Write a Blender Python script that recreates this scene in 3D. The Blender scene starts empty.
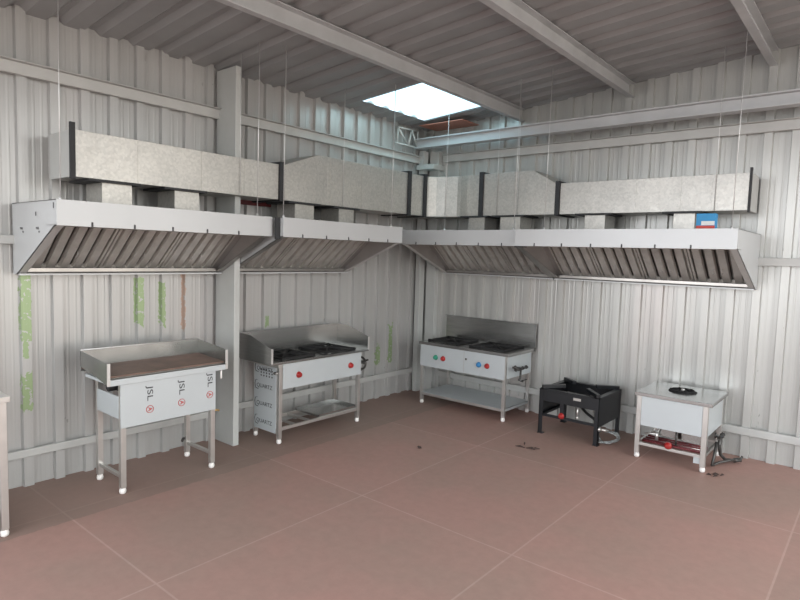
import bpy, math, random
from mathutils import Matrix, Vector
random.seed(7)
S = bpy.context.scene
COL = S.collection
PI = math.pi

# ------------------------------------------------------------------ materials
def newmat(name):
    m = bpy.data.materials.new(name); m.use_nodes = True
    nt = m.node_tree; b = nt.nodes['Principled BSDF']
    return m, nt, b
def N(nt, t, **k):
    n = nt.nodes.new(t)
    for a, v in k.items():
        if a in n.inputs: n.inputs[a].default_value = v
        else: setattr(n, a, v)
    return n
def noise(nt, scale, detail=3, rough=.55, stretch=None):
    tc = N(nt, 'ShaderNodeTexCoord'); mp = N(nt, 'ShaderNodeMapping')
    nt.links.new(tc.outputs['Object'], mp.inputs['Vector'])
    if stretch: mp.inputs['Scale'].default_value = stretch
    n = N(nt, 'ShaderNodeTexNoise'); n.inputs['Scale'].default_value = scale
    n.inputs['Detail'].default_value = detail; n.inputs['Roughness'].default_value = rough
    nt.links.new(mp.outputs['Vector'], n.inputs['Vector'])
    return n
def ramp(nt, src, stops):
    r = N(nt, 'ShaderNodeValToRGB'); e = r.color_ramp.elements
    while len(e) < len(stops): e.new(.5)
    for i, (p, c) in enumerate(stops):
        e[i].position = p; e[i].color = (*c, 1) if len(c) == 3 else c
    nt.links.new(src, r.inputs['Fac']); return r
def mixc(nt, fac, a, b, mode='MIX'):
    m = N(nt, 'ShaderNodeMix', data_type='RGBA', blend_type=mode)
    for i, v in ((0, fac), (6, a), (7, b)):
        if hasattr(v, 'links'): nt.links.new(v, m.inputs[i])
        elif isinstance(v, tuple): m.inputs[i].default_value = (*v, 1)
        else: m.inputs[i].default_value = v
    return m.outputs[2]
def math_(nt, op, a, b=None, c=None, clamp=False):
    m = N(nt, 'ShaderNodeMath', operation=op); m.use_clamp = clamp
    for i, v in enumerate((a, b, c)):
        if v is None: continue
        if hasattr(v, 'links'): nt.links.new(v, m.inputs[i])
        else: m.inputs[i].default_value = v
    return m.outputs[0]
def simple(name, col, rough=.5, metal=0., var=.08, scale=6, bump=0, stretch=None, spec=None):
    m, nt, b = newmat(name)
    n = noise(nt, scale, 4, stretch=stretch)
    lo = tuple(c * (1 - var) for c in col); hi = tuple(min(1, c * (1 + var)) for c in col)
    r = ramp(nt, n.outputs['Fac'], [(.3, lo), (.7, hi)])
    nt.links.new(r.outputs['Color'], b.inputs['Base Color'])
    b.inputs['Roughness'].default_value = rough; b.inputs['Metallic'].default_value = metal
    if spec is not None: b.inputs['Specular IOR Level'].default_value = spec
    if bump:
        bp = N(nt, 'ShaderNodeBump'); bp.inputs['Strength'].default_value = bump; bp.inputs['Distance'].default_value = .01
        nt.links.new(n.outputs['Fac'], bp.inputs['Height']); nt.links.new(bp.outputs['Normal'], b.inputs['Normal'])
    return m

M = {}
M['steel'] = simple('brushed_steel', (.42, .425, .418), .24, .92, .10, 5, stretch=(1, 1, 14))
M['steel_leg'] = simple('satin_steel', (.60, .59, .57), .32, .82, .06, 9)
M['steel_dark'] = simple('dull_steel', (.34, .325, .31), .3, .9, .12, 7)
M['steel_baffle'] = simple('baffle_steel', (.66, .64, .61), .38, .65, .10, 9)
M['rim_steel'] = simple('bright_rim', (.56, .55, .54), .35, .5, .05, 5)
M['guard'] = simple('grey_guard_steel', (.36, .372, .365), .27, .92, .14, 6)
M['film'] = simple('white_film_over_steel', (.50, .54, .56), .32, .15, .03, 3)
M['fascia_film'] = simple('pale_film_fascia', (.485, .50, .51), .33, .15, .03, 2)
M['liner'] = simple('hood_liner', (.43, .41, .40), .42, .7, .08, 4)
M['black_iron'] = simple('black_cast_iron', (.007, .007, .008), .7, 0., .3, 30, bump=.3)
M['black_paint'] = simple('black_painted_iron', (.007, .0085, .011), .36, 0., .25, 12)
M['flange'] = simple('black_gasket_and_gap_shade', (.02, .021, .024), .6, 0, .2, 12)
M['white_plastic'] = simple('white_plastic', (.75, .73, .71), .45)
M['red_knob'] = simple('red_plastic', (.33, .015, .014), .4)
M['green_knob'] = simple('green_plastic', (.02, .24, .15), .4)
M['blue_knob'] = simple('blue_plastic', (.03, .19, .42), .4)
M['brass'] = simple('brass', (.55, .38, .18), .35, .8)
M['valve'] = simple('dark_pipe_fitting', (.085, .083, .08), .4, .6, .3, 30)
M['ink'] = simple('black_ink', (.05, .05, .055), .6)
M['red_ink'] = simple('red_ink', (.45, .05, .04), .6)
M['griddle'] = simple('oiled_iron_plate', (.17, .108, .085), .55, 0., .3, 5, bump=.1)
M['red_hose'] = simple('red_rubber', (.12, .012, .018), .45)
M['wire'] = simple('galvanised_wire', (.62, .62, .62), .4, .6)
M['rail'] = simple('pale_painted_steel', (.44, .445, .435), .45, .1, .06, 5)
M['column'] = simple('grey_painted_column', (.47, .485, .475), .42, .1, .05, 4)
M['beam'] = simple('grey_painted_beam', (.46, .47, .48), .45, .2, .08, 4)
M['oxide'] = simple('red_oxide_steel', (.42, .17, .12), .6)
M['roof'] = simple('roof_sheet', (.30, .305, .31), .45, .2, .08, 2)
M['debris'] = simple('dry_leaf', (.05, .03, .025), .7, 0, .4, 40)
M['box_blue'] = simple('blue_card', (.02, .26, .55), .5)
M['box_white'] = simple('white_card', (.75, .76, .76), .5)
M['box_red'] = simple('red_card', (.60, .06, .045), .5)
M['dark_red'] = simple('dark_red_paint', (.10, .015, .018), .5)

def galv(name, lo, hi, rough, metal, spangle):
    m, nt, b = newmat(name)
    tc = N(nt, 'ShaderNodeTexCoord'); v = N(nt, 'ShaderNodeTexVoronoi'); v.inputs['Scale'].default_value = 60
    nt.links.new(tc.outputs['Object'], v.inputs['Vector'])
    n = noise(nt, 2.2, 5)
    sep = N(nt, 'ShaderNodeSeparateColor'); nt.links.new(v.outputs['Color'], sep.inputs[0])
    a = math_(nt, 'MULTIPLY', sep.outputs[0], spangle)
    c = math_(nt, 'MULTIPLY', n.outputs['Fac'], 1 - spangle)
    f = math_(nt, 'ADD', a, c)
    r = ramp(nt, f, [(.25, lo), (.75, hi)])
    nt.links.new(r.outputs['Color'], b.inputs['Base Color'])
    b.inputs['Metallic'].default_value = metal
    rr = math_(nt, 'MULTIPLY_ADD', sep.outputs[1], .08, rough - .04)
    nt.links.new(rr, b.inputs['Roughness'])
    bp = N(nt, 'ShaderNodeBump'); bp.inputs['Strength'].default_value = .12; bp.inputs['Distance'].default_value = .02
    nt.links.new(n.outputs['Fac'], bp.inputs['Height']); nt.links.new(bp.outputs['Normal'], b.inputs['Normal'])
    return m
M['galv'] = galv('galvanised_duct', (.40, .393, .375), (.55, .538, .505), .42, .7, .28)

# corrugated wall paint, peeled to green in places. patches: (c0,c1,z0,z1) along the wall
def wallmat(name, axis, col, patches, rust=None):
    m, nt, b = newmat(name)
    n1 = noise(nt, 1.1, 5, stretch=(1, 1, .35))
    n2 = noise(nt, 75, 3, stretch=(1, 1, .0008))
    base = ramp(nt, n1.outputs['Fac'], [(.3, tuple(c * .88 for c in col)), (.55, col), (.75, (col[0] * 1.05, col[1] * .99, col[2] * .99))]).outputs['Color']
    streak = ramp(nt, n2.outputs['Fac'], [(.35, (.86, .86, .86)), (.6, (1, 1, 1))]).outputs['Color']
    c = mixc(nt, .3, base, streak, 'MULTIPLY')
    tc = N(nt, 'ShaderNodeTexCoord'); sp = N(nt, 'ShaderNodeSeparateXYZ')
    nt.links.new(tc.outputs['Object'], sp.inputs[0])
    ax = sp.outputs[axis]; z = sp.outputs[2]
    nn = noise(nt, 26, 3); nz = math_(nt, 'MULTIPLY_ADD', nn.outputs['Fac'], .04, -.02)
    az = math_(nt, 'ADD', ax, nz); n3 = noise(nt, 12, 4); nz2 = math_(nt, 'MULTIPLY_ADD', n3.outputs['Fac'], .22, -.11)
    zz = math_(nt, 'ADD', z, nz2)
    tot = None
    def box(a0, a1, z0, z1):
        g = math_(nt, 'MULTIPLY', math_(nt, 'GREATER_THAN', az, a0), math_(nt, 'LESS_THAN', az, a1))
        h = math_(nt, 'MULTIPLY', math_(nt, 'GREATER_THAN', zz, z0), math_(nt, 'LESS_THAN', zz, z1))
        return math_(nt, 'MULTIPLY', g, h)
    for p in patches:
        k = box(*p); tot = k if tot is None else math_(nt, 'MAXIMUM', tot, k)
    if tot is not None:
        spots = noise(nt, 30, 2); hole = math_(nt, 'LESS_THAN', spots.outputs['Fac'], .60)
        tot = math_(nt, 'MULTIPLY', tot, hole)
        c = mixc(nt, tot, c, (.27, .36, .20))
    if rust: c = mixc(nt, math_(nt, 'MULTIPLY', box(*rust), .6), c, (.42, .24, .15))
    # small chips
    ch = noise(nt, 17, 2, stretch=(1, 1, .45)); chm = math_(nt, 'GREATER_THAN', ch.outputs['Fac'], .76)
    c = mixc(nt, math_(nt, 'MULTIPLY', chm, .5), c, (.2, .2, .18))
    bp = N(nt, 'ShaderNodeBump'); bp.inputs['Strength'].default_value = .35; bp.inputs['Distance'].default_value = .002
    nt.links.new(n2.outputs['Fac'], bp.inputs['Height']); nt.links.new(bp.outputs['Normal'], b.inputs['Normal'])
    nt.links.new(c, b.inputs['Base Color'])
    b.inputs['Roughness'].default_value = .28
    b.inputs['Metallic'].default_value = .25
    return m
M['wall_left'] = wallmat('painted_corrugated_left', 1, (.44, .442, .437),
    [(-4.70, -4.625, 1.06, 1.56), (-4.69, -4.655, .93, 1.1), (-4.70, -4.625, .55, .83), (-3.885, -3.815, 1.10, 1.5), (-3.675, -3.63, 1.10, 1.48),
     (-.965, -.885, .42, .66), (-.75, -.64, .41, .88), (-2.60, -2.55, 1.0, 1.12)], rust=(-3.468, -3.448, 1.02, 1.56))
M['wall_right'] = wallmat('painted_corrugated_right', 0, (.47, .475, .46), [])

# board floor
def floormat():
    m, nt, b = newmat('brown_board_floor')
    tc = N(nt, 'ShaderNodeTexCoord'); mp = N(nt, 'ShaderNodeMapping'); nt.links.new(tc.outputs['Object'], mp.inputs['Vector'])
    mp.inputs['Location'].default_value = (-.62, .02, 0)
    br = N(nt, 'ShaderNodeTexBrick'); nt.links.new(mp.outputs['Vector'], br.inputs['Vector'])
    br.inputs['Scale'].default_value = 1; br.inputs['Brick Width'].default_value = 1.22; br.inputs['Row Height'].default_value = 1.55
    br.inputs['Mortar Size'].default_value = .006; br.offset = .0; br.inputs['Bias'].default_value = 0
    br.inputs['Color1'].default_value = (.335, .20, .17, 1); br.inputs['Color2'].default_value = (.40, .232, .198, 1)
    br.inputs['Mortar'].default_value = (.52, .35, .30, 1)
    n = noise(nt, .9, 5, .6); r = ramp(nt, n.outputs['Fac'], [(.4, (.255, .20, .165)), (.6, (.335, .205, .175))])
    c = mixc(nt, .5, br.outputs['Color'], r.outputs['Color'])
    n2 = noise(nt, 14, 5, .7); d = ramp(nt, n2.outputs['Fac'], [(.35, (.93, .93, .93)), (.65, (1.03, 1.03, 1.02))])
    c = mixc(nt, 1., c, d.outputs['Color'], 'MULTIPLY')
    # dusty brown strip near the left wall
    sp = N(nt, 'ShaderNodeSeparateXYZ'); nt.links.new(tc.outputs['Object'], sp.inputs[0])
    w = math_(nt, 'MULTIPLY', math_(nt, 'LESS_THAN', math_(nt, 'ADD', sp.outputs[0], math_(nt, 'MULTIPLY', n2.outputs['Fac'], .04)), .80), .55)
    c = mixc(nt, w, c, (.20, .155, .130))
    nt.links.new(c, b.inputs['Base Color'])
    b.inputs['Roughness'].default_value = .62
    bp = N(nt, 'ShaderNodeBump'); bp.inputs['Strength'].default_value = .04; bp.inputs['Distance'].default_value = .01
    nt.links.new(n2.outputs['Fac'], bp.inputs['Height']); nt.links.new(bp.outputs['Normal'], b.inputs['Normal'])
    return m
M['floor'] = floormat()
def clearmat(name, col, t):
    m, nt, b = newmat(name)
    b.inputs['Base Color'].default_value = (*col, 1); b.inputs['Roughness'].default_value = .2
    b.inputs['Transmission Weight'].default_value = t
    return m
M['clear_hose'] = clearmat('clear_vinyl', (.55, .58, .58), .75)
def skymat():
    m = bpy.data.materials.new('added_roof_light'); m.use_nodes = True; nt = m.node_tree; nt.nodes.clear()
    o = N(nt, 'ShaderNodeOutputMaterial'); mx = N(nt, 'ShaderNodeMixShader'); a = N(nt, 'ShaderNodeBsdfTransparent'); t = N(nt, 'ShaderNodeBsdfTranslucent')
    a.inputs[0].default_value = (.62, .95, 1, 1); t.inputs[0].default_value = (.75, .95, .98, 1)
    mx.inputs[0].default_value = .3
    nt.links.new(a.outputs[0], mx.inputs[1]); nt.links.new(t.outputs[0], mx.inputs[2]); nt.links.new(mx.outputs[0], o.inputs[0])
    return m
M['added_skylight'] = skymat()

# ------------------------------------------------------------------ mesh builder (world coordinates)
class MB:
    def __init__(s): s.v = []; s.f = []; s.smooth = []
    def add(s, vs, fs, sm=False):
        o = len(s.v); s.v += [tuple(v) for v in vs]
        for f in fs: s.f.append(tuple(i + o for i in f)); s.smooth.append(sm)
        return s
    def box(s, x0, x1, y0, y1, z0, z1):
        v = [(x, y, z) for z in (z0, z1) for y in (y0, y1) for x in (x0, x1)]
        return s.add(v, [(0, 2, 3, 1), (4, 5, 7, 6), (0, 1, 5, 4), (2, 6, 7, 3), (0, 4, 6, 2), (1, 3, 7, 5)])
    def prism(s, poly, axis, a, b):
        """poly in the two axes other than `axis` (in x,y,z order), extruded from a to b."""
        n = len(poly); vs = []
        for t in (a, b):
            for p in poly:
                q = list(p); q.insert(axis, t); vs.append(q)
        fs = [tuple(range(n)), tuple(range(2 * n - 1, n - 1, -1))] + [(i, i + n, (i + 1) % n + n, (i + 1) % n) for i in range(n)]
        return s.add(vs, fs)
    def tube(s, pts, r, seg=8, closed=False, cap=True):
        pts = [Vector(p) for p in pts]; n = len(pts); vs = []; rr = r if isinstance(r, (list, tuple)) else [r] * n
        up = None
        for i, p in enumerate(pts):
            if closed: d = pts[(i + 1) % n] - pts[i - 1]
            else: d = pts[min(i + 1, n - 1)] - pts[max(i - 1, 0)]
            d.normalize()
            if up is None: up = d.orthogonal().normalized()
            else:
                up = up - d * up.dot(d)
                up = up.normalized() if up.length > 1e-5 else d.orthogonal().normalized()
            w = d.cross(up)
            for k in range(seg):
                a = 2 * PI * k / seg; vs.append(p + (up * math.cos(a) + w * math.sin(a)) * rr[i])
        fs = []
        for i in range(n if closed else n - 1):
            j = (i + 1) % n
            for k in range(seg): fs.append((i * seg + k, i * seg + (k + 1) % seg, j * seg + (k + 1) % seg, j * seg + k))
        s.add(vs, fs, True)
        if cap and not closed:
            o = len(s.v) - len(vs)
            s.f.append(tuple(o + k for k in range(seg))[::-1]); s.smooth.append(False)
            s.f.append(tuple(o + (n - 1) * seg + k for k in range(seg))); s.smooth.append(False)
        return s
    def lathe(s, c, prof, seg=24, axis=(0, 0, 1)):
        """prof: (radius, height) along axis from c."""
        a = Vector(axis).normalized(); u = a.orthogonal().normalized(); w = a.cross(u); c = Vector(c); vs = []
        for r, h in prof:
            for k in range(seg):
                t = 2 * PI * k / seg; vs.append(c + a * h + (u * math.cos(t) + w * math.sin(t)) * max(r, 1e-4))
        fs = [(i * seg + k, i * seg + (k + 1) % seg, (i + 1) * seg + (k + 1) % seg, (i + 1) * seg + k) for i in range(len(prof) - 1) for k in range(seg)]
        s.add(vs, fs, True)
        o = len(s.v) - len(vs); s.f.append(tuple(o + k for k in range(seg))[::-1]); s.smooth.append(False)
        s.f.append(tuple(o + (len(prof) - 1) * seg + k for k in range(seg))); s.smooth.append(False)
        return s
    def build(s, name, mat, parent=None, org=None, bev=0, label=None):
        r = rootloc(parent) if parent is not None else Vector(org or (0, 0, 0))
        me = bpy.data.meshes.new(name); me.from_pydata([tuple(Vector(v) - r) for v in s.v], [], s.f)
        me.polygons.foreach_set('use_smooth', s.smooth); me.materials.append(M[mat]); me.update()
        import bmesh
        b = bmesh.new(); b.from_mesh(me); bmesh.ops.recalc_face_normals(b, faces=b.faces); b.to_mesh(me); b.free()
        o = bpy.data.objects.new(name, me); COL.objects.link(o)
        if parent is not None: o.parent = parent
        else: o.location = r
        if bev:
            m = o.modifiers.new('bevel', 'BEVEL'); m.width = bev; m.segments = 2; m.limit_method = 'ANGLE'; m.angle_limit = math.radians(40)
        if label: o['label'] = label
        return o
def rootloc(o):
    while o.parent is not None: o = o.parent
    return Vector(o.location)
def thing(name, label, cat, loc, group=None):
    o = bpy.data.objects.new(name, None); COL.objects.link(o); o.location = loc; o.empty_display_size = .1
    o['label'] = label; o['category'] = cat
    if group: o['group'] = group
    return o
def tag(o, label, cat, group=None):
    o['label'] = label; o['category'] = cat
    if group: o['group'] = group
    return o
def struct(o): o['kind'] = 'structure'; return o
def text(body, size, loc, xdir, ydir, parent, mat='ink', name='lettering', bold=0.0, align='CENTER', stretch=1.0):
    cu = bpy.data.curves.new(name, 'FONT'); cu.body = body; cu.size = size; cu.extrude = .0006; cu.offset = bold
    cu.align_x = align; cu.align_y = 'CENTER'; cu.materials.append(M[mat])
    tmp = bpy.data.objects.new(name, cu); COL.objects.link(tmp); bpy.context.view_layer.update()
    me = bpy.data.meshes.new_from_object(tmp.evaluated_get(bpy.context.evaluated_depsgraph_get())); bpy.data.objects.remove(tmp)
    for v in me.vertices: v.co.x *= stretch
    t = bpy.data.objects.new(name, me)
    x = Vector(xdir).normalized(); y = Vector(ydir).normalized(); z = x.cross(y)
    m = Matrix((x, y, z)).transposed().to_4x4(); m.translation = Vector(loc) - rootloc(parent)
    COL.objects.link(t); t.parent = parent; t.matrix_local = m
    return t
def circle(c, r, n, ax=2, ph=0):
    out = []
    for k in range(n):
        a = 2 * PI * k / n + ph; q = [r * math.cos(a), r * math.sin(a)]; q.insert(ax, 0); out.append(tuple(c[i] + q[i] for i in range(3)))
    return out

# ------------------------------------------------------------------ setting
WX, WY = -.035, -.085          # wall pan planes (room is x > WX, y < WY)
P, H_, D_ = .2065, .024, 0
def ribs(start, k0, k1, pitch):
    """profile (along, out) of ribbed sheet: rib at start+k*pitch, with two low flutes in each pan"""
    pr = []
    for k in range(k0, k1):
        c = start + k * pitch
        pr += [(c - .038, 0), (c - .031, .034), (c + .031, .034), (c + .038, 0)]
        for q in (.078, .130):
            pr += [(c + q - .010, 0), (c + q - .004, .001), (c + q + .004, .001), (c + q + .010, 0)]
    return pr
EAVE = 3.32; SL = .075
def wall_left():
    pr = ribs(-4.665, -14, 24, .2075)
    pr = [(-6.7, 0)] + [p for p in pr if -6.7 < p[0] < WY - .002] + [(WY, 0)]
    mb = MB(); n = len(pr)
    v = [(WX + o, a, z) for z in (0, EAVE + .03) for a, o in pr] 
    mb.add(v, [(i, i + 1, i + 1 + n, i + n) for i in range(n - 1)])
    mb.box(WX - .04, WX - .004, -6.7, WY, 0, EAVE + .03)
    struct(mb.build('wall_left', 'wall_left'))
def wall_right():
    pr = ribs(2.527, -14, 24, .2045)
    pr = [(WX, 0)] + [p for p in pr if WX + .002 < p[0] < 6.3] + [(6.3, 0)]
    mb = MB(); n = len(pr)
    v = [(a, WY - o, 0) for a, o in pr] + [(a, WY - o, EAVE + SL * a) for a, o in pr]
    mb.add(v, [(i, i + 1, i + 1 + n, i + n) for i in range(n - 1)])
    mb.prism([(WX, 0), (6.3, 0), (6.3, EAVE + SL * 6.3), (WX, EAVE)], 1, WY + .004, WY + .03)
    struct(mb.build('wall_right', 'wall_right'))
wall_left(); wall_right()
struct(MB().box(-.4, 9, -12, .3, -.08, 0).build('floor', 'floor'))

def zroof(x): return EAVE + SL * x
def roof():
    mb = MB(); pitch = .25
    # corrugated sheets running down the slope, with an invented opening to light the corner
    SKX = (.25, 1.15); SKY = (-1.6, -.5)
    def strip(x0, x1, y0, y1):
        ys = []; k = math.floor(y0 / pitch)
        while k * pitch < y1:
            for a, h in ((0, 0), (.04, .03), (.08, .03), (.12, 0)):
                y = k * pitch + a
                if y0 < y < y1: ys.append((y, h))
            k += 1
        ys = [(y0, 0)] + ys + [(y1, 0)]; n = len(ys)
        v = [(x, y, zroof(x) + h) for x in (x0, x1) for y, h in ys] + [(x, y, zroof(x) + h + .012) for x in (x0, x1) for y, h in ys]
        mb.add(v, [(i, i + 1, i + 1 + n, i + n) for i in range(n - 1)] + [(i + 2 * n, i + 1 + 2 * n, i + 1 + 3 * n, i + 3 * n) for i in range(n - 1)])
    strip(WX - .05, 6.3, -6.7, SKY[0]); strip(WX - .05, 6.3, SKY[1], .05)
    strip(WX - .05, SKX[0], SKY[0], SKY[1]); strip(SKX[1], 6.3, SKY[0], SKY[1])
    struct(mb.build('ceiling', 'roof'))
    g = MB(); g.add([(x, y, zroof(x) + .015) for y in SKY for x in SKX], [(0, 1, 3, 2)]); struct(g.build('added_window_1', 'added_skylight'))  # added roof pane, tinted to bring cyan daylight into the corner
roof()
ti = [0]
def trim(mb, mat, bev=0):
    ti[0] += 1; return struct(mb.build('trim_%d' % ti[0], mat, bev=bev))
# roof purlins (along y) and rafters (along x)
for i, x in enumerate((1.35, 2.55, 3.75, 4.95)):
    z = zroof(x); m = MB(); m.box(x - .03, x + .03, -6.65, -.1, z - .012, z - .004); m.box(x - .03, x - .024, -6.65, -.1, z - .13, z - .012); m.box(x - .03, x + .03, -6.65, -.1, z - .138, z - .13); trim(m, 'beam')
trim(MB().box(.15, .78, -.47, -.12, 3.305, 3.313), 'oxide')
# truss bottom chord beside the right wall: flange + web
m = MB(); m.box(.06, 6.25, -.45, -.33, 3.045, 3.057); m.box(.06, 6.25, -.395, -.385, 3.057, 3.15); m.box(.06, 6.25, -.45, -.33, 3.15, 3.162); trim(m, 'beam')
# bracket truss on the left wall near the corner
m = MB()
for a, b_ in (((.06, -.76, 3.07), (.06, -.76, 3.25)), ((.06, -.76, 3.25), (.06, -.36, 3.27)), ((.06, -.76, 3.25), (.06, -.56, 3.07)), ((.06, -.56, 3.07), (.06, -.50, 3.26)), ((.06, -.50, 3.26), (.06, -.38, 3.07)), ((.06, -.38, 3.05), (.06, -.38, 3.27)), ((.06, -.80, 3.065), (.06, -.3, 3.065))):
    m.tube([a, b_], .013, 6)
trim(m, 'rail')
# girts and rails
m = MB(); m.box(WX + .035, WX + .075, -6.7, -.2, 2.885, 2.965); m.box(WX + .035, WX + .115, -6.7, -.2, 2.965, 2.973); trim(m, 'rail', .004)
m = MB(); m.box(.3, 6.25, WY - .075, WY - .035, 2.90, 2.985); m.box(.3, 6.25, WY - .115, WY - .035, 2.985, 2.993); trim(m, 'rail', .004)
m = MB(); m.box(WX + .035, WX + .07, -6.7, -3.18, 1.74, 1.80); trim(m, 'rail', .004)
m = MB(); m.box(.3, 6.25, WY - .07, WY - .035, 1.745, 1.815); trim(m, 'rail', .004)
m = MB(); m.box(WX + .035, WX + .06, -6.7, -3.18, .222, .28); m.box(WX + .035, WX + .06, -3.10, -.2, .235, .30); trim(m, 'rail', .006)
m = MB(); m.box(.3, 6.25, WY - .065, WY - .035, .215, .285); trim(m, 'rail', .006)
# columns (I sections)
def icolumn(x0, x1, y0, y1, ztop, web):
    m = MB(); t = .010
    if web == 'x':
        m.box(x0, x1, (y0 + y1) / 2 - t / 2, (y0 + y1) / 2 + t / 2, 0, ztop); m.box(x0, x0 + t, y0, y1, 0, ztop); m.box(x1 - t, x1, y0, y1, 0, ztop)
    else:
        m.box((x0 + x1) / 2 - t / 2, (x0 + x1) / 2 + t / 2, y0, y1, 0, ztop); m.box(x0, x1, y0, y0 + t, 0, ztop); m.box(x0, x1, y1 - t, y1, 0, ztop)
    m.box(x0 + .0, x1, y0, y1, 0, .012)
    trim(m, 'column', .002)
m = MB(); m.box(WX + .03, .285, -3.152, -3.094, 0, zroof(0) - .02); trim(m, 'column', .004)
m = MB(); m.box(.115, .255, -.185, -.115, 0, 3.04); trim(m, 'column', .004)
m = MB(); m.box(.03, .10, -.30, -.2, 0, 3.04); m.box(.04, .30, -.36, -.10, 2.80, 2.86); trim(m, 'column', .003)
trim(MB().box(WX + .035, WX + .05, -2.95, -2.56, 2.165, 2.245), 'dark_red')

# ------------------------------------------------------------------ canopy hoods
ZT, ZF, ZB = 2.018, 1.862, 1.532
def hood(side, a0, a1, D, nfil, label, wires, f0x=0, f1x=0, dark=(0, 0)):
    """side L: along = y, out = +x; side R: along = x, out = -y. Built against the wall pan ribs."""
    bo = .036                                             # stand-off: hood back touches the ribs
    def Q(o, a, z): return (WX + o, a, z) if side == 'L' else (a, WY - o, z)
    t = thing('canopy_hood', label, 'range hood', Q(bo, (a0 + a1) / 2, ZT), 'canopy hoods')
    def qbox(m, o0, o1, b0, b1, z0, z1):
        p, q = Q(o0, b0, z0), Q(o1, b1, z1)
        m.box(min(p[0], q[0]), max(p[0], q[0]), min(p[1], q[1]), max(p[1], q[1]), z0, z1)
    def qprism(m, poly, b0, b1):
        n = len(poly); vs = [Q(o, b, z) for b in (b0, b1) for o, z in poly]
        m.add(vs, [tuple(range(n)), tuple(range(2 * n - 1, n - 1, -1))] + [(i, i + n, (i + 1) % n + n, (i + 1) % n) for i in range(n)])
    # top and back panels
    m = MB(); qbox(m, bo, D, a0, a1, ZT - .004, ZT); qbox(m, bo, bo + .004, a0, a1, ZB + .02, ZT - .004); m.build('top_panel', 'liner', t)
    # side panels with a folded rim along the sloping edge
    prof = [(bo, ZT), (D, ZT), (D, ZF), (D - .05, ZF - .012), (bo + .10, ZB + .012), (bo + .06, ZB), (bo, ZB)]
    for k, (b0, s) in enumerate(((a0, 1), (a1, -1))):
        m = MB(); qprism(m, prof, b0, b0 + s * .004)
        nm = 'fascia_film'
        sp = m.build('side_panel', nm if (k == 0) == (side == 'L') else 'liner', t)
        m = MB(); w = .05
        ed = prof[2:6]
        for (o0, z0), (o1, z1) in zip(ed[:-1], ed[1:]):
            vs = [Q(o, b0 + s * e, z + dz) for dz in (0, .008) for e in (-.000, w) for (o, z) in ((o0, z0), (o1, z1))]
            m.add(vs, [(0, 1, 3, 2), (4, 6, 7, 5), (0, 4, 5, 1), (2, 3, 7, 6), (0, 2, 6, 4), (1, 5, 7, 3)])
        m.build('rim', 'steel_dark' if dark[k] else 'rim_steel', sp)
    # front fascia
    m = MB(); qbox(m, D - .004, D + .002, a0 - f0x, a1 + f1x, ZF, ZT + .002); m.build('fascia', 'fascia_film', t, bev=.0015, label='white film covered fascia')
    m = MB(); qbox(m, D - .16, D - .004, a0, a1, ZF, ZF + .004); m.build('fascia_return', 'liner', t)
    # inner liner at the far inner side, filter cavity
    s0 = (bo + .02, ZB + .035); s1 = (.56, 1.965)            # filter line (out, z)
    L = math.hypot(s1[0] - s0[0], s1[1] - s0[1]); ux, uz = (s1[0] - s0[0]) / L, (s1[1] - s0[1]) / L; nx, nz = uz, -ux  # outward (toward viewer/down)
    def on(u, h): return (s0[0] + ux * u + nx * h, s0[1] + uz * u + nz * h)
    inset = .06; b0, b1 = a0 + inset, a1 - inset; W = (b1 - b0) / nfil
    m = MB(); qprism(m, [on(0, -.05), on(L, -.05), on(L, -.045), on(0, -.045)], a0 + .005, a1 - .005); m.build('plenum_back', 'steel_dark', t)
    for i in range(nfil):
        f0, f1 = b0 + i * W + .004, b0 + (i + 1) * W - .004
        m = MB()
        qprism(m, [on(0, -.03), on(0, .006), on(.03, .006), on(.03, -.03)], f0, f1)
        qprism(m, [on(L - .03, -.03), on(L - .03, .006), on(L, .006), on(L, -.03)], f0, f1)
        for e0, e1 in ((f0, f0 + .018), (f1 - .018, f1)): qprism(m, [on(.03, -.03), on(.03, .006), on(L - .03, .006), on(L - .03, -.03)], e0, e1)
        fr = m.build('baffle_filter', 'steel_baffle', t)
        nb = max(3, round((f1 - f0 - .036) / .098)); pw = (f1 - f0 - .036) / nb
        m = MB()
        for j in range(nb):
            c = f0 + .018 + (j + .5) * pw; w = pw * .77 / 2
            # open channel, crowned toward the room
            secs = [(c - w, -.022), (c - w * .8, .008), (c + w * .8, .008), (c + w, -.022), (c + w * .9, -.024), (c + w * .72, .005), (c - w * .72, .005), (c - w * .9, -.024)]
            vs = [Q(*((on(u, h)[0], b, on(u, h)[1]))) for u in (.03, L - .03) for b, h in secs]; n = len(secs)
            m.add(vs, [tuple(range(n)), tuple(range(2 * n - 1, n - 1, -1))] + [(q, q + n, (q + 1) % n + n, (q + 1) % n) for q in range(n)])
        m.build('baffles', 'steel_baffle', fr)
        m = MB(); cc = (f0 + f1) / 2
        for dd in (-.035, .035):
            m = MB()
            pts = [(on(.17, .008), cc + dd), (on(.175, .03), cc + dd), (on(.225, .03), cc + dd), (on(.23, .008), cc + dd)]
            m.tube([Q(p[0], b, p[1]) for p, b in pts], .003, 6)
            m.build('handle', 'rim_steel', fr)
    # end fillers beside the filter bank
    for e0, e1 in ((a0 + .005, b0), (b1, a1 - .005)):
        m = MB(); qprism(m, [on(0, -.002), on(0, .002), on(L, .002), on(L, -.002)], e0, e1); m.build('filler_plate', 'liner', t)
    # grease gutter along the bottom back
    m = MB(); qprism(m, [(bo, ZB), (bo + .085, ZB), (bo + .10, ZB + .02), (bo + .10, ZB + .045), (bo + .095, ZB + .045), (bo + .095, ZB + .022), (bo + .083, ZB + .006), (bo, ZB + .006)], a0 + .004, a1 - .004)
    gg = m.build('grease_gutter', 'steel_dark', t)
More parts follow.
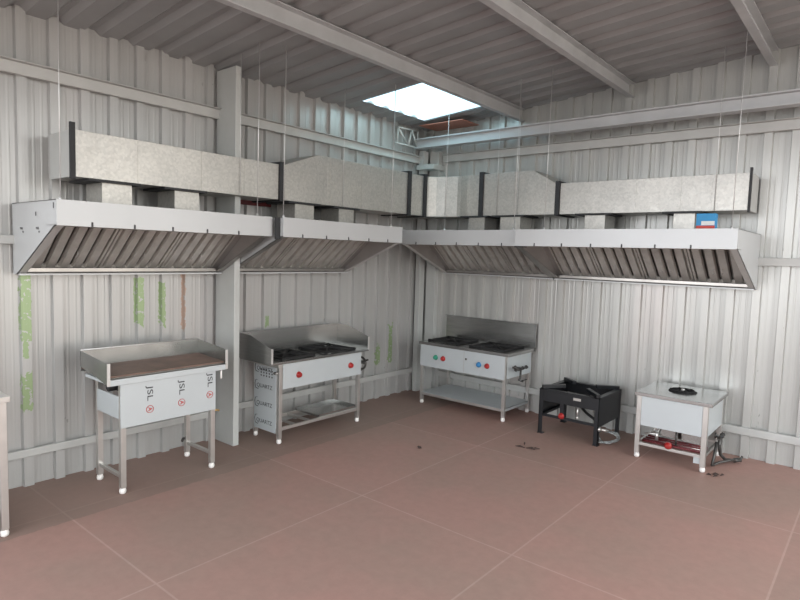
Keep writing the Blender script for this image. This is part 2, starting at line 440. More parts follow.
    m = MB(); qbox(m, bo + .085, bo + .108, a0 + .004, a1 - .004, ZB - .004, ZB + .008); m.build('gutter_lip', 'fascia_film', gg)
    # torn film tabs / clips under the fascia
    k = a0 + .2
    while k < a1 - .1:
        m = MB(); qprism(m, [(D + .002, ZF), (D + .006, ZF), (D + .006, ZF + .02), (D + .002, ZF + .03)], k, k + .011); k += .27
        m.build('film_tab', 'ink', t)
    # hanging wires up to the roof
    for a, o in wires:
        p = Q(o, a, ZT - .01); zt = zroof(p[0]) if not (side == 'L') else zroof(p[0])
        m = MB(); m.tube([p, (p[0] + .01, p[1], zt)], .0027, 6); m.lathe((p[0], p[1], ZT - .006), [(.012, 0), (.012, .012), (.006, .03)], 8)
        m.build('hanging_wire', 'wire', t)
    return t, Q, qbox
DL1, DL2, DR1, DR2 = .815, .895, .945, 1.03
h1, Q1, qb1 = hood('L', -4.74, -3.158, DL1, 3, 'white filmed canopy hood on the left wall, farthest left, above the griddle', [(-4.70, .77), (-3.25, .77)], 0, .024, (0, 1))
h2, Q2, qb2 = hood('L', -3.088, -1.58, DL2, 3, 'white filmed canopy hood on the left wall above the side-guarded two-burner range', [(-3.06, .86), (-1.74, .88)], 0, 0, (1, 0))
h3, Q3, qb3 = hood('R', .40, 1.872, DR1, 3, 'canopy hood in the corner above the range with green, red and blue knobs', [(.95, .90), (1.80, .92)], 0, 0, (0, 1))
h4, Q4, qb4 = hood('R', 1.878, 3.755, DR2, 4, 'long white canopy hood at the far right, colourful carton on top', [(2.15, .98), (3.70, .98)], 0, 0, (1, 0))

# printed marks on the left end panel of the first hood
def marks():
    sp = [c for c in h1.children if c.name.startswith('side_panel')][0]
    y = -4.7415
    for x, s in ((.18, .022), (.47, .022)):
        text('V EEE', s, (x, y, 1.845), (1, 0, 0), (0, 0, 1), sp, 'ink', 'film_print')
        text('EEE', s * .7, (x + .03, y, 1.822), (1, 0, 0), (0, 0, 1), sp, 'ink', 'film_print')
    MB().box(.44, .452, y - .001, y, 1.925, 1.95).build('film_mark', 'ink', sp)
    MB().box(.735, .745, y - .001, y, 1.965, 2.0).build('film_mark', 'ink', sp)
marks()

MB().box(WX + DL2 - .05, WX + DL2 - .035, -3.134, -3.088, ZF - .02, ZT).build('gap_shade_strip', 'flange', h2)  # black strip standing in for the shade in the gap between hoods
MB().box(1.825, 1.872, WY - DR1 - .001, WY - DR1 + .09, ZF - .010, ZF - .002).build('joint_plate', 'flange', h3)
MB().box(1.878, 1.955, WY - DR2 - .001, WY - DR2 + .10, ZF - .010, ZF - .002).build('joint_plate', 'flange', h4)
# outlet ducts on the hood tops
def outlet(t, x0, x1, y0, y1, coll):
    MB().box(x0, x1, y0, y1, ZT, 2.185).build('outlet_duct', 'galv', t)
    a, b, c, d = coll
    MB().box(a, b, c, d, 2.185, 2.202).build('outlet_flange', 'flange', t)
for t, y0, y1 in ((h1, -4.31, -4.10), (h1, -3.77, -3.565), (h2, -2.585, -2.355), (h2, -2.025, -1.815)):
    outlet(t, .14, .40, y0, y1, (.10, .44, y0 - .10, y1 + .05))
for t, x0, x1 in ((h3, .95, 1.16), (h3, 1.36, 1.60), (h4, 2.31, 2.51), (h4, 3.13, 3.305)):
    outlet(t, x0, x1, -.52, -.26, (x0 - .09, x1 + .06, -.56, -.22))

# ------------------------------------------------------------------ exhaust duct
duct = thing('exhaust_duct', 'long galvanised rectangular duct running above the four hoods round the corner', 'duct', (.2, -2.4, 2.2))
xf, xb, yf, yb = .415, .05, -.50, -.14
z0, zs, zt = 2.203, 2.515, 2.665
def dsec(*a, seams=()):
    o = MB().box(*a).build('duct_section', 'galv', duct, bev=.002); return o
def seam(par, x, y, za, zb, side):
    m = MB()
    if side == 'L': m.box(x, x + .003, y - .004, y + .004, za + .003, zb - .003)
    else: m.box(x - .004, x + .004, y - .003, y, za + .003, zb - .003)
    m.build('seam', 'galv', par)
def flange(cx, cy, za, zb, side, w=.03):
    e = .022
    if side == 'L': m = MB().box(xb - e, xf + e, cy - w, cy + w, za - .012, zb + e)
    else: m = MB().box(cx - w, cx + w, yf - e, yb + e, za - .012, zb + e)
    m.build('duct_flange', 'flange', duct)
s = MB().box(xb, xf, -4.49, -2.79, z0, zs).build('duct_section', 'galv', duct, bev=.002)
for y in (-4.06, -3.55, -3.15): seam(s, xf, y, z0, zs, 'L')
MB().box(xb - .01, xf - .005, -4.512, -4.49, z0, zs).build('end_cap', 'column', duct)
MB().box(xf - .012, xf + .012, -4.522, -4.49, z0 - .015, zs + .045).build('duct_flange', 'flange', duct)
flange(0, -2.765, z0, zs, 'L', .024)
# transition rising to the taller section
m = MB(); m.prism([(-2.74, z0), (-2.20, z0), (-2.20, zt), (-2.32, zt), (-2.74, zs)], 0, xb, xf); m.build('duct_transition', 'galv', duct, bev=.002)
s = MB().box(xb, xf, -2.20, -.98, z0, zt).build('duct_section', 'galv', duct, bev=.002)
for y in (-2.16, -1.72, -1.35): seam(s, xf, y, z0, zt, 'L')
flange(0, -.955, z0, zt, 'L', .025)
dsec(xb, xf, -.93, -.69, z0, zt)
flange(0, -.665, z0, zt, 'L', .025)
# elbow: plan polygon
arc = [(.415, -.64), (.43, -.60), (.50, -.545), (.60, -.51), (.75, -.475), (.80, -.475), (.90, -.50)]
poly = [(xb, -.64)] + arc + [(1.07, -.50), (1.07, yb), (.30, yb), (.12, -.22), (xb, -.36)]
e = MB().prism(poly, 2, z0, zt).build('duct_elbow', 'galv', duct, bev=.002)
for x in (.93, 1.0): seam(e, x, -.50, z0, zt, 'R')
flange(1.095, 0, z0, zt, 'R', .024)
s = MB().box(1.12, 1.66, yf, yb, z0, zt).build('duct_section', 'galv', duct, bev=.002)
for x in (1.30, 1.50): seam(s, x, yf, z0, zt, 'R')
MB().prism([(1.66, z0), (1.985, z0), (1.985, zs), (1.72, zt), (1.66, zt)], 1, yf, yb).build('duct_transition', 'galv', duct, bev=.002)
flange(2.005, 0, z0, zs, 'R', .022)
s = MB().box(2.03, 3.70, yf, yb, z0, zs).build('duct_section', 'galv', duct, bev=.002)
for x in (2.78, 3.17, 3.42): seam(s, x, yf, z0, zs, 'R')
MB().box(3.70, 3.712, yf + .005, yb, z0, zs).build('end_cap', 'rail', duct)
MB().box(3.70, 3.718, yf - .012, yf + .02, z0 - .015, zs + .04).build('duct_flange', 'flange', duct)
# duct hanger wires
for x, y in ((xf + .012, -3.20), (xf + .012, -2.0), (1.55, yf - .012), (1.30, yf - .012), (3.45, yf - .012)):
    MB().tube([(x, y, z0), (x, y, zroof(x))], .0025, 6).build('hanging_wire', 'wire', duct)

# carton on the last hood
ct = thing('carton', 'small blue, white and red printed carton on the far right hood', 'box', (3.445, -.75, ZT))
MB().box(3.375, 3.52, -.76, -.68, ZT, ZT + .145).build('carton_body', 'box_blue', ct, bev=.002)
MB().box(3.377, 3.518, -.7615, -.76, ZT + .003, ZT + .045).build('red_band', 'box_red', ct)
MB().box(3.415, 3.515, -.7615, -.76, ZT + .048, ZT + .082).build('white_band', 'box_white', ct)

# ------------------------------------------------------------------ equipment helpers
def foot(x, y, parent):
    return MB().lathe((x, y, 0), [(.012, 0), (.021, .006), (.024, .022), (.020, .038), (.017, .045)], 14).build('foot', 'white_plastic', parent, label='white plastic bullet foot')
def leg(x, y, z1, t, s=.018, mat='steel_leg', f=True):
    l = MB().box(x - s, x + s, y - s, y + s, .044 if f else 0, z1).build('leg', mat, t, bev=.002)
    if f: foot(x, y, l)
    return l
def knob(c, n, mat, parent):
    n = Vector(n); c = Vector(c)
    k = MB().lathe(c, [(.030, 0), (.030, .006), (.024, .008), (.022, .026), (.018, .030)], 20, axis=n)
    side = Vector((0, 0, 1)).cross(n); a = c + n * .03
    k.tube([a - Vector((0, 0, .018)), a + Vector((0, 0, .018))], .005, 6)
    return k.build('knob', mat, parent)
def grate(cx, cy, z, w, parent):
    b = MB(); b.lathe((cx, cy, z), [(.09, 0), (.09, .008), (.06, .012), (.055, .022), (.02, .024)], 24)
    b.lathe((cx, cy, z), [(.14, 0), (.14, .004), (.13, .006), (.10, .001)], 28)
    bn = b.build('burner', 'black_iron', parent)
    g = MB(); h = w / 2; t = .011; zz = z + .006
    for s in (-1, 1):
        g.box(cx - h, cx + h, cy + s * h - t, cy + s * h + t, zz, zz + .016); g.box(cx + s * h - t, cx + s * h + t, cy - h, cy + h, zz, zz + .016)
    for k in range(8):
        a = PI / 4 * k; R0 = h / max(abs(math.cos(a)), abs(math.sin(a))); ca, sa = math.cos(a), math.sin(a); px, py = -sa * .006, ca * .006
        pts = [(R0, zz + .006), (R0, zz + .016), (.11, zz + .024), (.045, zz + .021), (.045, zz + .010), (.10, zz + .010)]
        vs = [(cx + r * ca + q * px, cy + r * sa + q * py, hh) for q in (-1, 1) for r, hh in pts]; n = len(pts)
        g.add(vs, [tuple(range(n)), tuple(range(2 * n - 1, n - 1, -1))] + [(i, i + n, (i + 1) % n + n, (i + 1) % n) for i in range(n)])
    for s in (-1, 1):
        for q in (-1, 1): g.box(cx + s * h - .014, cx + s * h + .014, cy + q * h - .014, cy + q * h + .014, z, zz + .02)
    g.build('pan_support', 'black_iron', parent)
def valve_cluster(c, n, parent, sc=1.0):
    """gas cock cluster fixed on a side panel; n = outward axis"""
    c = Vector(c); n = Vector(n); z = Vector((0, 0, 1)); w = n.cross(z)
    b = MB()
    b.lathe(c - n * .0, [(.024, 0), (.024, .01), (.014, .014), (.014, .05)], 12, axis=n)
    e = c + n * .05 * sc
    b.tube([e - w * .09 * sc, e + w * .07 * sc], .013, 10)
    b.tube([e + z * .005, e - z * .07 * sc, e - z * .085 * sc + w * .03], .012, 10)
    for o in (-.085, -.03, .03, .07): b.tube([e + w * (o - .009) * sc, e + w * (o + .009) * sc], .020, 6)
    b.tube([e + w * .07 * sc, e + w * .10 * sc + z * .03, e + w * .12 * sc + z * .035], .010, 8)
    v = b.build('gas_valve', 'valve', parent)
    l = MB(); p = e + n * .022 + w * .02
    l.tube([e + w * .02, p], .007, 8); l.tube([p - w * .01, p + w * .05 + z * .022], [.006, .009], 8); l.build('lever', 'black_paint', v)
    return v

# ------------------------------------------------------------------ griddle (left)
g = thing('griddle_station', 'stainless griddle with brown plate and open front, nearest the left edge', 'griddle', (.42, -3.93, 0))
gy0, gy1, gx0, gx1 = -4.39, -3.45, .205, .64
# splash guards: back, left, right
MB().box(gx0, gx0 + .006, gy0, gy1, .835, .985).build('back_guard', 'guard', g, bev=.001)
for y, s in ((gy0, 1), (gy1, -1)):
    m = MB(); ya, yb2 = sorted((y, y + s * .004))
    m.prism([(gx0, .868), (gx0, .985), (gx1, .947), (gx1, .795), (gx1 - .16, .83)], 1, ya, yb2)
    sd = m.build('side_guard', 'guard', g)
    ya, yb2 = sorted((y - s * .001, y + s * .020)); MB().box(gx1 - .004, gx1 + .002, ya, yb2, .792, .949).build('guard_edge', 'rim_steel', sd, bev=.001)
MB().tube([(gx0, gy0, .987), (gx0, gy1, .987)], .006, 8).build('rolled_edge', 'rim_steel', g)
MB().prism([(gx0 + .006, .868), (gx1 - .045, .850), (gx1 - .045, .838), (gx0 + .006, .856)], 1, gy0 + .005, gy1 - .005).build('griddle_plate', 'griddle', g, label='brown oiled iron griddle plate')
m = MB(); m.box(gx1 - .044, gx1 - .038, gy0 + .005, gy1 - .005, .815, .838); m.box(gx1 - .044, gx1 - .006, gy0 + .005, gy1 - .005, .815, .821)
m.build('grease_groove', 'steel_dark', g)
m = MB(); m.box(gx1 - .008, gx1, gy0 + .006, gy1 - .006, .79, .832); m.box(gx0 + .006, gx1 - .01, gy0 + .03, gy1 - .03, .79, .812)
m.build('top_frame', 'film', g, bev=.002)
for y in (-4.273, -3.566):
    for x in (.232, .60): leg(x, y, .79, g, .019)
fp = MB().box(.618, .624, -4.295, -3.548, .478, .788).build('front_panel', 'film', g, bev=.001, label='front panel under pale protective film')
MB().box(.245, .59, -4.294, -4.288, .54, .70).build('side_panel', 'film', g)
m = MB()
m.tube([(.33, -4.22, .73), (.33, -3.6, .73)], .014, 10); m.tube([(.50, -4.22, .73), (.50, -3.6, .73)], .014, 10); m.tube([(.415, -4.29, .735), (.415, -4.2, .735)], .03, 12); m.box(.26, .58, -4.24, -4.22, .71, .76)
m.build('burner_pipes', 'black_iron', g)
m = MB()
for ya_, yb_ in ((-3.578, -3.554), (-4.285, -4.261)): MB().box(.24, .59, ya_, yb_, .11, .135).build('lower_rail', 'steel_leg', g, bev=.002)

MB().tube([(.60, -3.55, .463), (.60, -3.52, .463), (.60, -3.50, .455)], .009, 8).build('gas_inlet', 'brass', g)
MB().tube([(.625, -3.50, .79), (.625, -3.50, .72)], .008, 8).build('drain_spout', 'white_plastic', g)
MB().tube([(.215, -3.575, .155), (.23, -3.60, .16), (.25, -3.62, .15)], .012, 8).build('pipe_plug', 'valve', g)
# film print: three repeats read downwards
for y, zc in ((-4.085, .770), (-3.838, .775), (-3.60, .795)):
    text('JSL', .060, (.6252, y, zc - .075), (0, 0, -1), (0, 1, 0), fp, 'ink', 'film_lettering', 0, 'CENTER', 1.5)
    m = MB(); rg = circle((.6252, y, zc - .190), .026, 24, 0); m.tube(rg, .0025, 4, closed=True); m.build('film_emblem', 'red_ink', fp)
    text('A', .04, (.6254, y, zc - .190), (0, 0, -1), (0, 1, 0), fp, 'red_ink', 'film_lettering', .001)

# ------------------------------------------------------------------ two-burner range with side guards
r2 = thing('gas_range', 'two-burner range with raised side guards and two red knobs, beside the column', 'gas range', (.33, -2.32, 0), 'two-burner ranges')
ya, yb3, xa, xc = -2.945, -1.685, .065, .545
MB().box(xa, xa + .006, ya, yb3, .75, .982).build('back_guard', 'steel', r2, bev=.001)
for y, s in ((ya, 1), (yb3, -1)):
    q0, q1 = sorted((y, y + s * .005))
    sd = MB().prism([(xa, .745), (xa, .982), (xa + .17, .975), (xc, .882), (xc, .752)], 1, q0, q1).build('side_guard', 'steel', r2)
    q0, q1 = sorted((y - s * .001, y + s * .018)); MB().box(xc - .004, xc + .003, q0, q1, .75, .884).build('guard_edge', 'rim_steel', sd, bev=.001)
MB().box(xa + .006, xc, ya + .005, yb3 - .005, .735, .757).build('worktop', 'steel', r2, bev=.003)
MB().box(xa + .03, xc - .02, -2.85, -1.79, .70, .735).build('frame', 'steel_leg', r2)
for y in (-2.82, -1.805):
    for x in (.16, .508): leg(x, y, .735, r2)
fp = MB().box(.526, .532, -2.80, -1.79, .50, .728).build('front_panel', 'film', r2, bev=.001, label='front panel under white film')
knob((.532, -2.62, .612), (1, 0, 0), 'red_knob', r2); knob((.532, -1.945, .613), (1, 0, 0), 'red_knob', r2)
sp = MB().box(.165, .487, -2.845, -2.839, .092, .735).build('side_panel', 'film', r2, bev=.001, label='side panel under printed film')
for i, z in enumerate((.66, .50, .335, .17)):
    text('QUARTZ', .052, (.205, -2.8465, z), (1, 0, 0), (0, 0, 1), sp, 'ink', 'film_lettering', 0, 'LEFT', 1.1)
    m = MB(); m.tube([(.215, -2.8465, z + .05), (.19, -2.8465, z + .045), (.178, -2.8465, z + .01), (.19, -2.8465, z - .03), (.23, -2.8465, z - .035)], .003, 4); m.build('film_swoosh', 'ink', sp)
m = MB()
for a in range(5):
    for b_ in range(3): m.lathe((.27 + a * .04, -2.845, .60 + b_ * .028), [(.009, 0), (.009, .0012)], 8, axis=(0, -1, 0))
m.build('vent_holes', 'ink', sp)
grate(.31, -2.60, .757, .37, r2); grate(.30, -2.05, .757, .38, r2)
m = MB(); m.box(.145, .525, -2.80, -2.785, .12, .15); m.box(.50, .522, -2.80, -1.825, .12, .150); m.box(.15, .172, -2.80, -1.825, .12, .150)
for y in (-2.62, -2.44): m.box(.172, .50, y - .012, y + .012, .125, .145)
m.build('shelf_frame', 'steel_leg', r2, bev=.002)
m = MB(); m.box(.165, .505, -2.34, -1.83, .150, .158); m.box(.165, .172, -2.34, -1.83, .158, .185); m.box(.498, .505, -2.34, -1.83, .158, .172); m.box(.165, .505, -1.84, -1.83, .158, .185); m.box(.165, .505, -2.34, -2.332, .158, .170)
m.build('drip_tray', 'steel', r2)
v2 = valve_cluster((.46, -1.787, .615), (0, 1, 0), r2, 1.0)
MB().tube(circle((.47, -1.72, .60), .062, 28, 1), .012, 8, closed=True).build('coiled_pipe', 'valve', v2)
MB().box(.16, .50, -1.797, -1.787, .50, .728).build('side_panel', 'film', r2)
MB().tube([(.50, -2.845, .655), (.50, -2.875, .655), (.50, -2.88, .645)], .011, 8).build('gas_inlet', 'valve', r2)
valve_sm = MB().tube([(.47, -2.86, .648), (.53, -2.86, .655)], .009, 8).build('inlet_tap', 'steel_leg', r2)

# ------------------------------------------------------------------ two-burner range in the corner
r3 = thing('gas_range', 'two-burner range in the corner with green, red, blue and red knobs', 'gas range', (1.05, -.42, 0), 'two-burner ranges')
MB().box(.455, 1.652, -.725, -.125, .704, .737).build('worktop', 'steel', r3, bev=.003)
bs = MB().box(.42, 1.652, -.130, -.122, .737, 1.012); bs.box(.42, 1.652, -.160, -.130, 1.004, 1.012); bs.build('back_guard', 'steel', r3, bev=.001)
for x in (.50, 1.597):
    for y in (-.695, -.155): leg(x, y, .704, r3)
MB().box(.48, 1.61, -.712, -.14, .66, .703).build('frame', 'steel_leg', r3)
MB().box(.478, 1.606, -.722, -.716, .452, .703).build('front_panel', 'film', r3, bev=.001, label='front panel under white film')
MB().box(1.09, 1.094, -.7232, -.722, .46, .695).build('panel_seam', 'liner', r3)
MB().lathe((1.12, -.722, .612), [(.013, 0), (.013, .004)], 12, axis=(0, -1, 0)).build('rivet', 'steel', r3)
MB().box(1.612, 1.617, -.68, -.15, .46, .703).build('side_panel', 'film', r3)
for x, c in ((.705, 'green_knob'), (.81, 'red_knob'), (1.289, 'blue_knob'), (1.393, 'red_knob')): knob((x, -.722, .574), (0, -1, 0), c, r3)
grate(.74, -.43, .737, .40, r3); grate(1.33, -.43, .737, .42, r3)
m = MB(); m.box(.483, 1.614, -.712, -.14, .132, .138); m.box(.483, 1.614, -.716, -.708, .108, .138); m.box(1.608, 1.614, -.712, -.14, .108, .138)
m.build('undershelf', 'film', r3, bev=.001)
MB().box(.484, 1.612, -.718, -.716, .110, .137).build('shelf_edge', 'steel_leg', r3)
valve_cluster((1.617, -.52, .565), (1, 0, 0), r3, 1.45)
MB().tube([(1.66, -.40, .40), (1.61, -.36, .39), (1.60, -.20, .385)], .007, 8).build('gas_pipe', 'valve', r3)

# ------------------------------------------------------------------ black low burner
b4 = thing('low_burner', 'low square black iron burner stand with a small red knob', 'burner', (2.35, -.49, 0))
x0, x1, y0, y1, zt4 = 2.045, 2.655, -.775, -.195, .452
def aleg(x, y, sx, sy):
    m = MB(); t = .005; w = .042
    xa_, xb_ = sorted((x, x + sx * w)); ya_, yb_ = sorted((y, y + sy * t)); m.box(xa_, xb_, ya_, yb_, 0, zt4)
    xa_, xb_ = sorted((x, x + sx * t)); ya_, yb_ = sorted((y, y + sy * w)); m.box(xa_, xb_, ya_, yb_, 0, zt4)
    xa_, xb_ = sorted((x - sx * .006, x + sx * .05)); ya_, yb_ = sorted((y - sy * .006, y + sy * .05)); m.box(xa_, xb_, ya_, yb_, 0, .006)
    m.build('leg', 'black_paint', b4)
aleg(x0, y0, 1, 1); aleg(x1, y0, -1, 1); aleg(x0, y1, 1, -1); aleg(x1, y1, -1, -1)
m = MB()
for a in ((x0, x1, y0, y0 + .05), (x0, x1, y1 - .05, y1), (x0, x0 + .05, y0, y1), (x1 - .05, x1, y0, y1)): m.box(*a, zt4 - .004, zt4 + .004)
m.build('top_frame', 'black_paint', b4, bev=.002)
MB().box(x0 + .005, x1 - .005, y0 + .002, y0 + .006, .335, zt4 - .005).build('apron', 'black_paint', b4)
MB().box(x0 + .005, x1 - .005, y1 - .006, y1 - .002, .335, zt4 - .005).build('apron', 'black_paint', b4)
MB().box(x0 + .001, x0 + .005, y0 + .04, y1 - .04, .175, zt4 - .005).build('side_plate', 'black_paint', b4)
MB().box(x1 - .005, x1 - .001, y0 + .04, y1 - .04, .175, zt4 - .005).build('side_plate', 'black_paint', b4)
cx, cy = (x0 + x1) / 2, (y0 + y1) / 2
for sx, sy in ((-1, -1), (1, -1), (1, 1), (-1, 1)):
    p = Vector((cx + sx * .285, cy + sy * .27, zt4 + .002)); q = Vector((cx + sx * .115, cy + sy * .11, zt4 + .012)); d = (q - p).normalized(); w = Vector((-d.y, d.x, 0)) * .019; up = Vector((0, 0, .034))
    m = MB(); vs = [p - w, p + w, q + w, q - w]; m.add([*vs, *[v + up for v in vs]], [(0, 1, 2, 3), (4, 7, 6, 5), (0, 4, 5, 1), (1, 5, 6, 2), (2, 6, 7, 3), (3, 7, 4, 0)]); m.build('pan_support', 'black_paint', b4, bev=.002)
m = MB(); m.lathe((cx, cy, .33), [(.05, 0), (.13, .012), (.135, .035), (.11, .05), (.03, .055)], 28); m.lathe((cx, cy, .27), [(.02, 0), (.02, .06)], 12)
m.tube([(cx, cy, .28), (cx + .12, cy - .12, .25), (x1 - .05, y0 + .1, .21)], .014, 10)
m.build('burner', 'black_iron', b4)
m = MB(); m.box(x0 + .04, x1 - .04, y0 + .012, y0 + .034, .178, .202); m.box(x0 + .012, x0 + .034, y0 + .04, y1 - .04, .178, .2); m.box(x1 - .034, x1 - .012, y0 + .04, y1 - .04, .178, .2)
m.build('lower_rail', 'black_paint', b4, bev=.002)
m = MB(); m.box(2.262, 2.302, y0 + .012, y0 + .03, .20, .335); m.build('valve_bracket', 'black_paint', b4)
knob((2.283, y0 + .010, .215), (0, -1, 0), 'red_knob', b4)
m = MB(); m.tube([(2.435, y0 + .03, .335), (2.435, y0 + .03, .215)], .008, 8); m.tube([(2.435, y0 + .03, .235), (2.435, y0 + .03, .215)], .014, 8); m.build('jet_stem', 'steel_leg', b4)
MB().box(2.40, 2.475, y0 - .002, y0 + .002, .395, .42).build('name_plate', 'steel_leg', b4, label='small silver plate')
# clear coiled hose hanging at the right front leg
m = MB(); hp = []
for k in range(90):
    a = k / 90 * 2 * PI * 3.2; rr = .085 + .012 * math.sin(k * .7)
    hp.append((2.705 + rr * math.cos(a), -.66 + .03 * math.sin(a * .5 + k * .05) + .04 * math.cos(a), .078 + rr * .68 * math.sin(a) + .004 * math.sin(k)))
m.tube(hp, .008, 8); hs = m.build('gas_hose', 'clear_hose', b4, label='coiled clear plastic hose')
m = MB(); m.tube([(2.66, -.735, .16), (2.70, -.72, .15), (2.72, -.69, .145)], .013, 8); m.tube([(2.64, -.76, .155), (2.67, -.74, .165)], .02, 8); m.build('hose_tap', 'steel_leg', hs)

# ------------------------------------------------------------------ stock pot stove (right)
s5 = thing('stockpot_stove', 'low stainless stove with one black burner and film covered front, far right', 'stove', (3.29, -.51, 0))
sx0, sx1, sy0, sy1, sz = 2.985, 3.612, -.825, -.20, .595
m = MB(); c5 = (3.30, -.50)
m.box(sx0, sx1, sy0, sy1, sz - .032, sz); m.build('worktop', 'steel', s5, bev=.003)
m = MB(); m.lathe((*c5, sz), [(.115, 0), (.118, .004), (.10, .009), (.085, .006), (.03, .006)], 32)
for k in range(6):
    a = PI / 3 * k; ca, sa = math.cos(a), math.sin(a)
    m.tube([(c5[0] + ca * .11, c5[1] + sa * .11, sz + .012), (c5[0] + ca * .035, c5[1] + sa * .035, sz + .016)], .006, 6)
m.tube(circle((*c5, sz + .012), .095, 24), .005, 6, closed=True)
bb = m.build('burner', 'black_iron', s5)
MB().lathe((*c5, sz + .006), [(.018, 0), (.016, .018), (.004, .022)], 12).build('burner_cap', 'steel_leg', bb)
for x in (3.025, 3.562):
    for y in (-.795, -.232): leg(x, y, sz - .032, s5, .020)
fp = MB().box(3.046, 3.541, -.812, -.806, .300, .562).build('front_panel', 'film', s5, bev=.001, label='front panel under pale film')
MB().box(3.576, 3.581, -.774, -.25, .30, .562).build('side_panel', 'film', s5, bev=.001)
MB().box(3.006, 3.011, -.774, -.25, .30, .562).build('side_panel', 'film', s5)
MB().box(3.046, 3.541, -.236, -.230, .36, .562).build('back_panel', 'steel', s5)
m = MB()
m.box(3.045, 3.542, -.808, -.784, .118, .142); m.box(3.045, 3.542, -.244, -.220, .118, .142); m.box(3.014, 3.036, -.775, -.252, .118, .142); m.box(3.551, 3.573, -.775, -.252, .118, .142)
m.build('lower_rail', 'steel_leg', s5, bev=.002)
m = MB(); [m.tube([(3.05, y, .150), (3.545, y, .150)], .009, 8) for y in (-.75, -.71, -.64, -.57)]; m.build('red_pipe', 'red_hose', s5, label='dark red pipes on the lower shelf')
m = MB(); [m.tube([(3.05, y, .148), (3.545, y, .148)], .006, 8) for y in (-.73, -.675)]; m.build('shelf_rod', 'steel_leg', s5)
m = MB(); m.box(3.13, 3.30, -.66, -.60, .20, .29); m.box(3.36, 3.52, -.66, -.60, .19, .27); m.build('deflector_plate', 'steel', s5)
MB().tube([(3.06, -.72, .21), (3.16, -.70, .215), (3.18, -.68, .30)], .010, 8).tube([(3.16, -.70, .16), (3.16, -.70, .24)], .014, 8).build('feed_pipe', 'steel_leg', s5)
MB().tube([(3.33, -.74, .15), (3.33, -.74, .29)], .008, 8).build('pilot_pipe', 'valve', s5)
MB().lathe((3.30, -.5, .40), [(.03, 0), (.10, .04), (.10, .1), (.03, .12)], 20).tube([(3.30, -.5, .41), (3.30, -.5, .16)], .015, 8).build('burner_bowl', 'valve', s5)
knob((3.285, -.808, .165), (0, -1, 0), 'red_knob', s5)
MB().box(3.265, 3.310, -.812, -.786, .142, .19).build('valve_body', 'red_knob', s5)
MB().box(3.49, 3.545, -.80, -.77, .065, .118).build('tag_plate', 'film', s5)
v = valve_cluster((3.581, -.48, .25), (1, 0, 0), s5, .9)
m = MB(); m.tube([(3.62, -.49, .25), (3.625, -.50, .16), (3.63, -.47, .09), (3.66, -.42, .04), (3.72, -.36, .03), (3.77, -.33, .035)], .014, 10)
m.tube([(3.60, -.60, .02), (3.64, -.52, .035), (3.70, -.46, .05), (3.73, -.40, .05)], .011, 8); m.tube([(3.72, -.36, .03), (3.75, -.30, .03)], .02, 8)
m.tube([(3.76, -.34, .03), (3.775, -.32, .07)], .010, 8); m.tube([(3.60, -.62, .02), (3.60, -.55, .10), (3.60, -.50, .2)], .012, 8); m.build('gas_hose', 'valve', s5, label='dark gas hose and tap lying on the floor')

# ------------------------------------------------------------------ side table at the left edge
t1 = thing('work_table', 'plain steel work table cut off by the left edge', 'table', (.42, -5.5, 0))
m = MB(); m.box(.08, .745, -6.1, -4.99, .815, .850); m.build('tabletop', 'steel_leg', t1, bev=.003)
for x in (.115, .715):
    for y in (-6.06, -5.027): leg(x, y, .815, t1, .02)
m = MB(); m.box(.12, .71, -6.05, -5.03, .15, .165); m.build('undershelf', 'steel', t1)

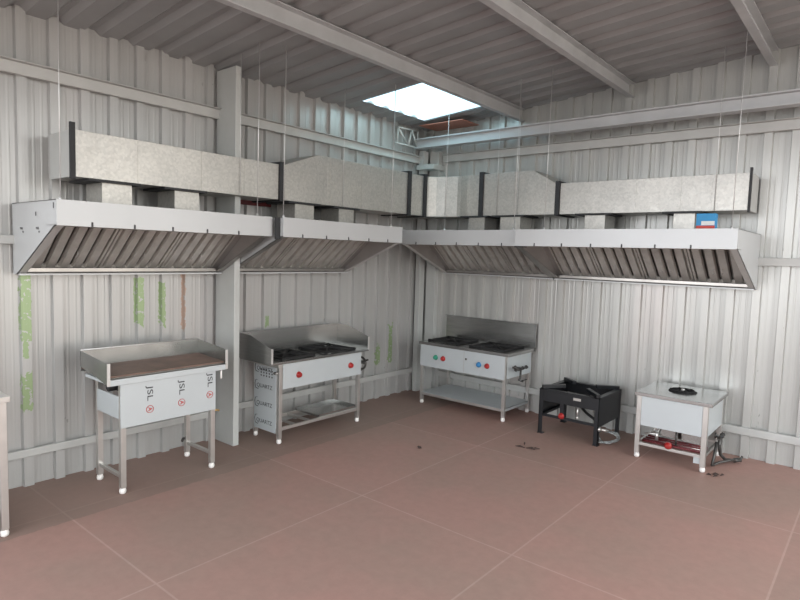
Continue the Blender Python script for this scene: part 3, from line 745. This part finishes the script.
# ------------------------------------------------------------------ floor debris
def leafbit(c, s, label):
    m = MB(); x, y = c
    for k in range(5):
        a = random.uniform(0, 6.28); px, py = x + random.uniform(-.05, .05) * s, y + random.uniform(-.03, .03) * s; l = random.uniform(.03, .06) * s
        m.tube([(px, py, .006), (px + l * .5 * math.cos(a), py + l * .5 * math.sin(a), .014), (px + l * math.cos(a), py + l * math.sin(a), .007)], [.003, .009, .002], 6)
    tag(m.build('dry_leaf', 'debris', org=(x, y, 0)), label, 'litter')
leafbit((2.215, -1.26), 2.0, 'small dark curled scrap on the floor in front of the black burner')
leafbit((3.69, -.80), 1.1, 'small dark scrap on the floor beside the far right stove')
leafbit((1.50, -2.02), .35, 'tiny dark fleck in the middle of the open floor')

# ------------------------------------------------------------------ world, light, camera
W_ = bpy.data.worlds.new('overcast'); S.world = W_; W_.use_nodes = True
nt = W_.node_tree; bg = nt.nodes['Background']
tc = N(nt, 'ShaderNodeTexCoord'); sp = N(nt, 'ShaderNodeSeparateXYZ'); nt.links.new(tc.outputs['Generated'], sp.inputs[0])
r = ramp(nt, sp.outputs[2], [(0, (.60, .56, .52)), (.06, (.80, .82, .84)), (.6, (.95, .98, 1.0))])
dx = math_(nt, 'MULTIPLY_ADD', sp.outputs[0], .5, .5, True); wr = ramp(nt, dx, [(.35, (.80, .88, 1.0)), (.95, (1.85, 1.82, 1.75))])
nt.links.new(mixc(nt, 1., r.outputs['Color'], wr.outputs['Color'], 'MULTIPLY'), bg.inputs['Color']); bg.inputs['Strength'].default_value = 2.25
sl = bpy.data.lights.new('daylight', 'SUN'); sl.energy = 1.05; sl.angle = math.radians(40); sl.color = (1, .985, .96)
so = bpy.data.objects.new('daylight', sl); COL.objects.link(so)
so.rotation_euler = Vector((-.22, -1, .15)).to_track_quat('Z', 'Y').to_euler()

F = 583.8861190334978
R = ((0.7658569985651685, 0.07330345557695184, -0.6388189580383705), (0.6423038977192554, -0.04063555271285085, 0.7653721022028261), (0.03014565845032644, -0.9964814876635688, -0.0782041176690671))
cam = bpy.data.cameras.new('camera'); co = bpy.data.objects.new('camera', cam); COL.objects.link(co)
m = Matrix(((R[0][0], -R[0][1], -R[0][2], 4.64777449), (R[1][0], -R[1][1], -R[1][2], -6.12259634), (R[2][0], -R[2][1], -R[2][2], 1.75), (0, 0, 0, 1)))
co.matrix_world = m; cam.sensor_width = 36; cam.lens = F / 800 * 36; cam.clip_start = .05
S.camera = co
vs = S.view_settings; vs.view_transform = 'Standard'; vs.look = 'None'; vs.gamma = 1; vs.use_curve_mapping = False; vs.exposure = 0.1
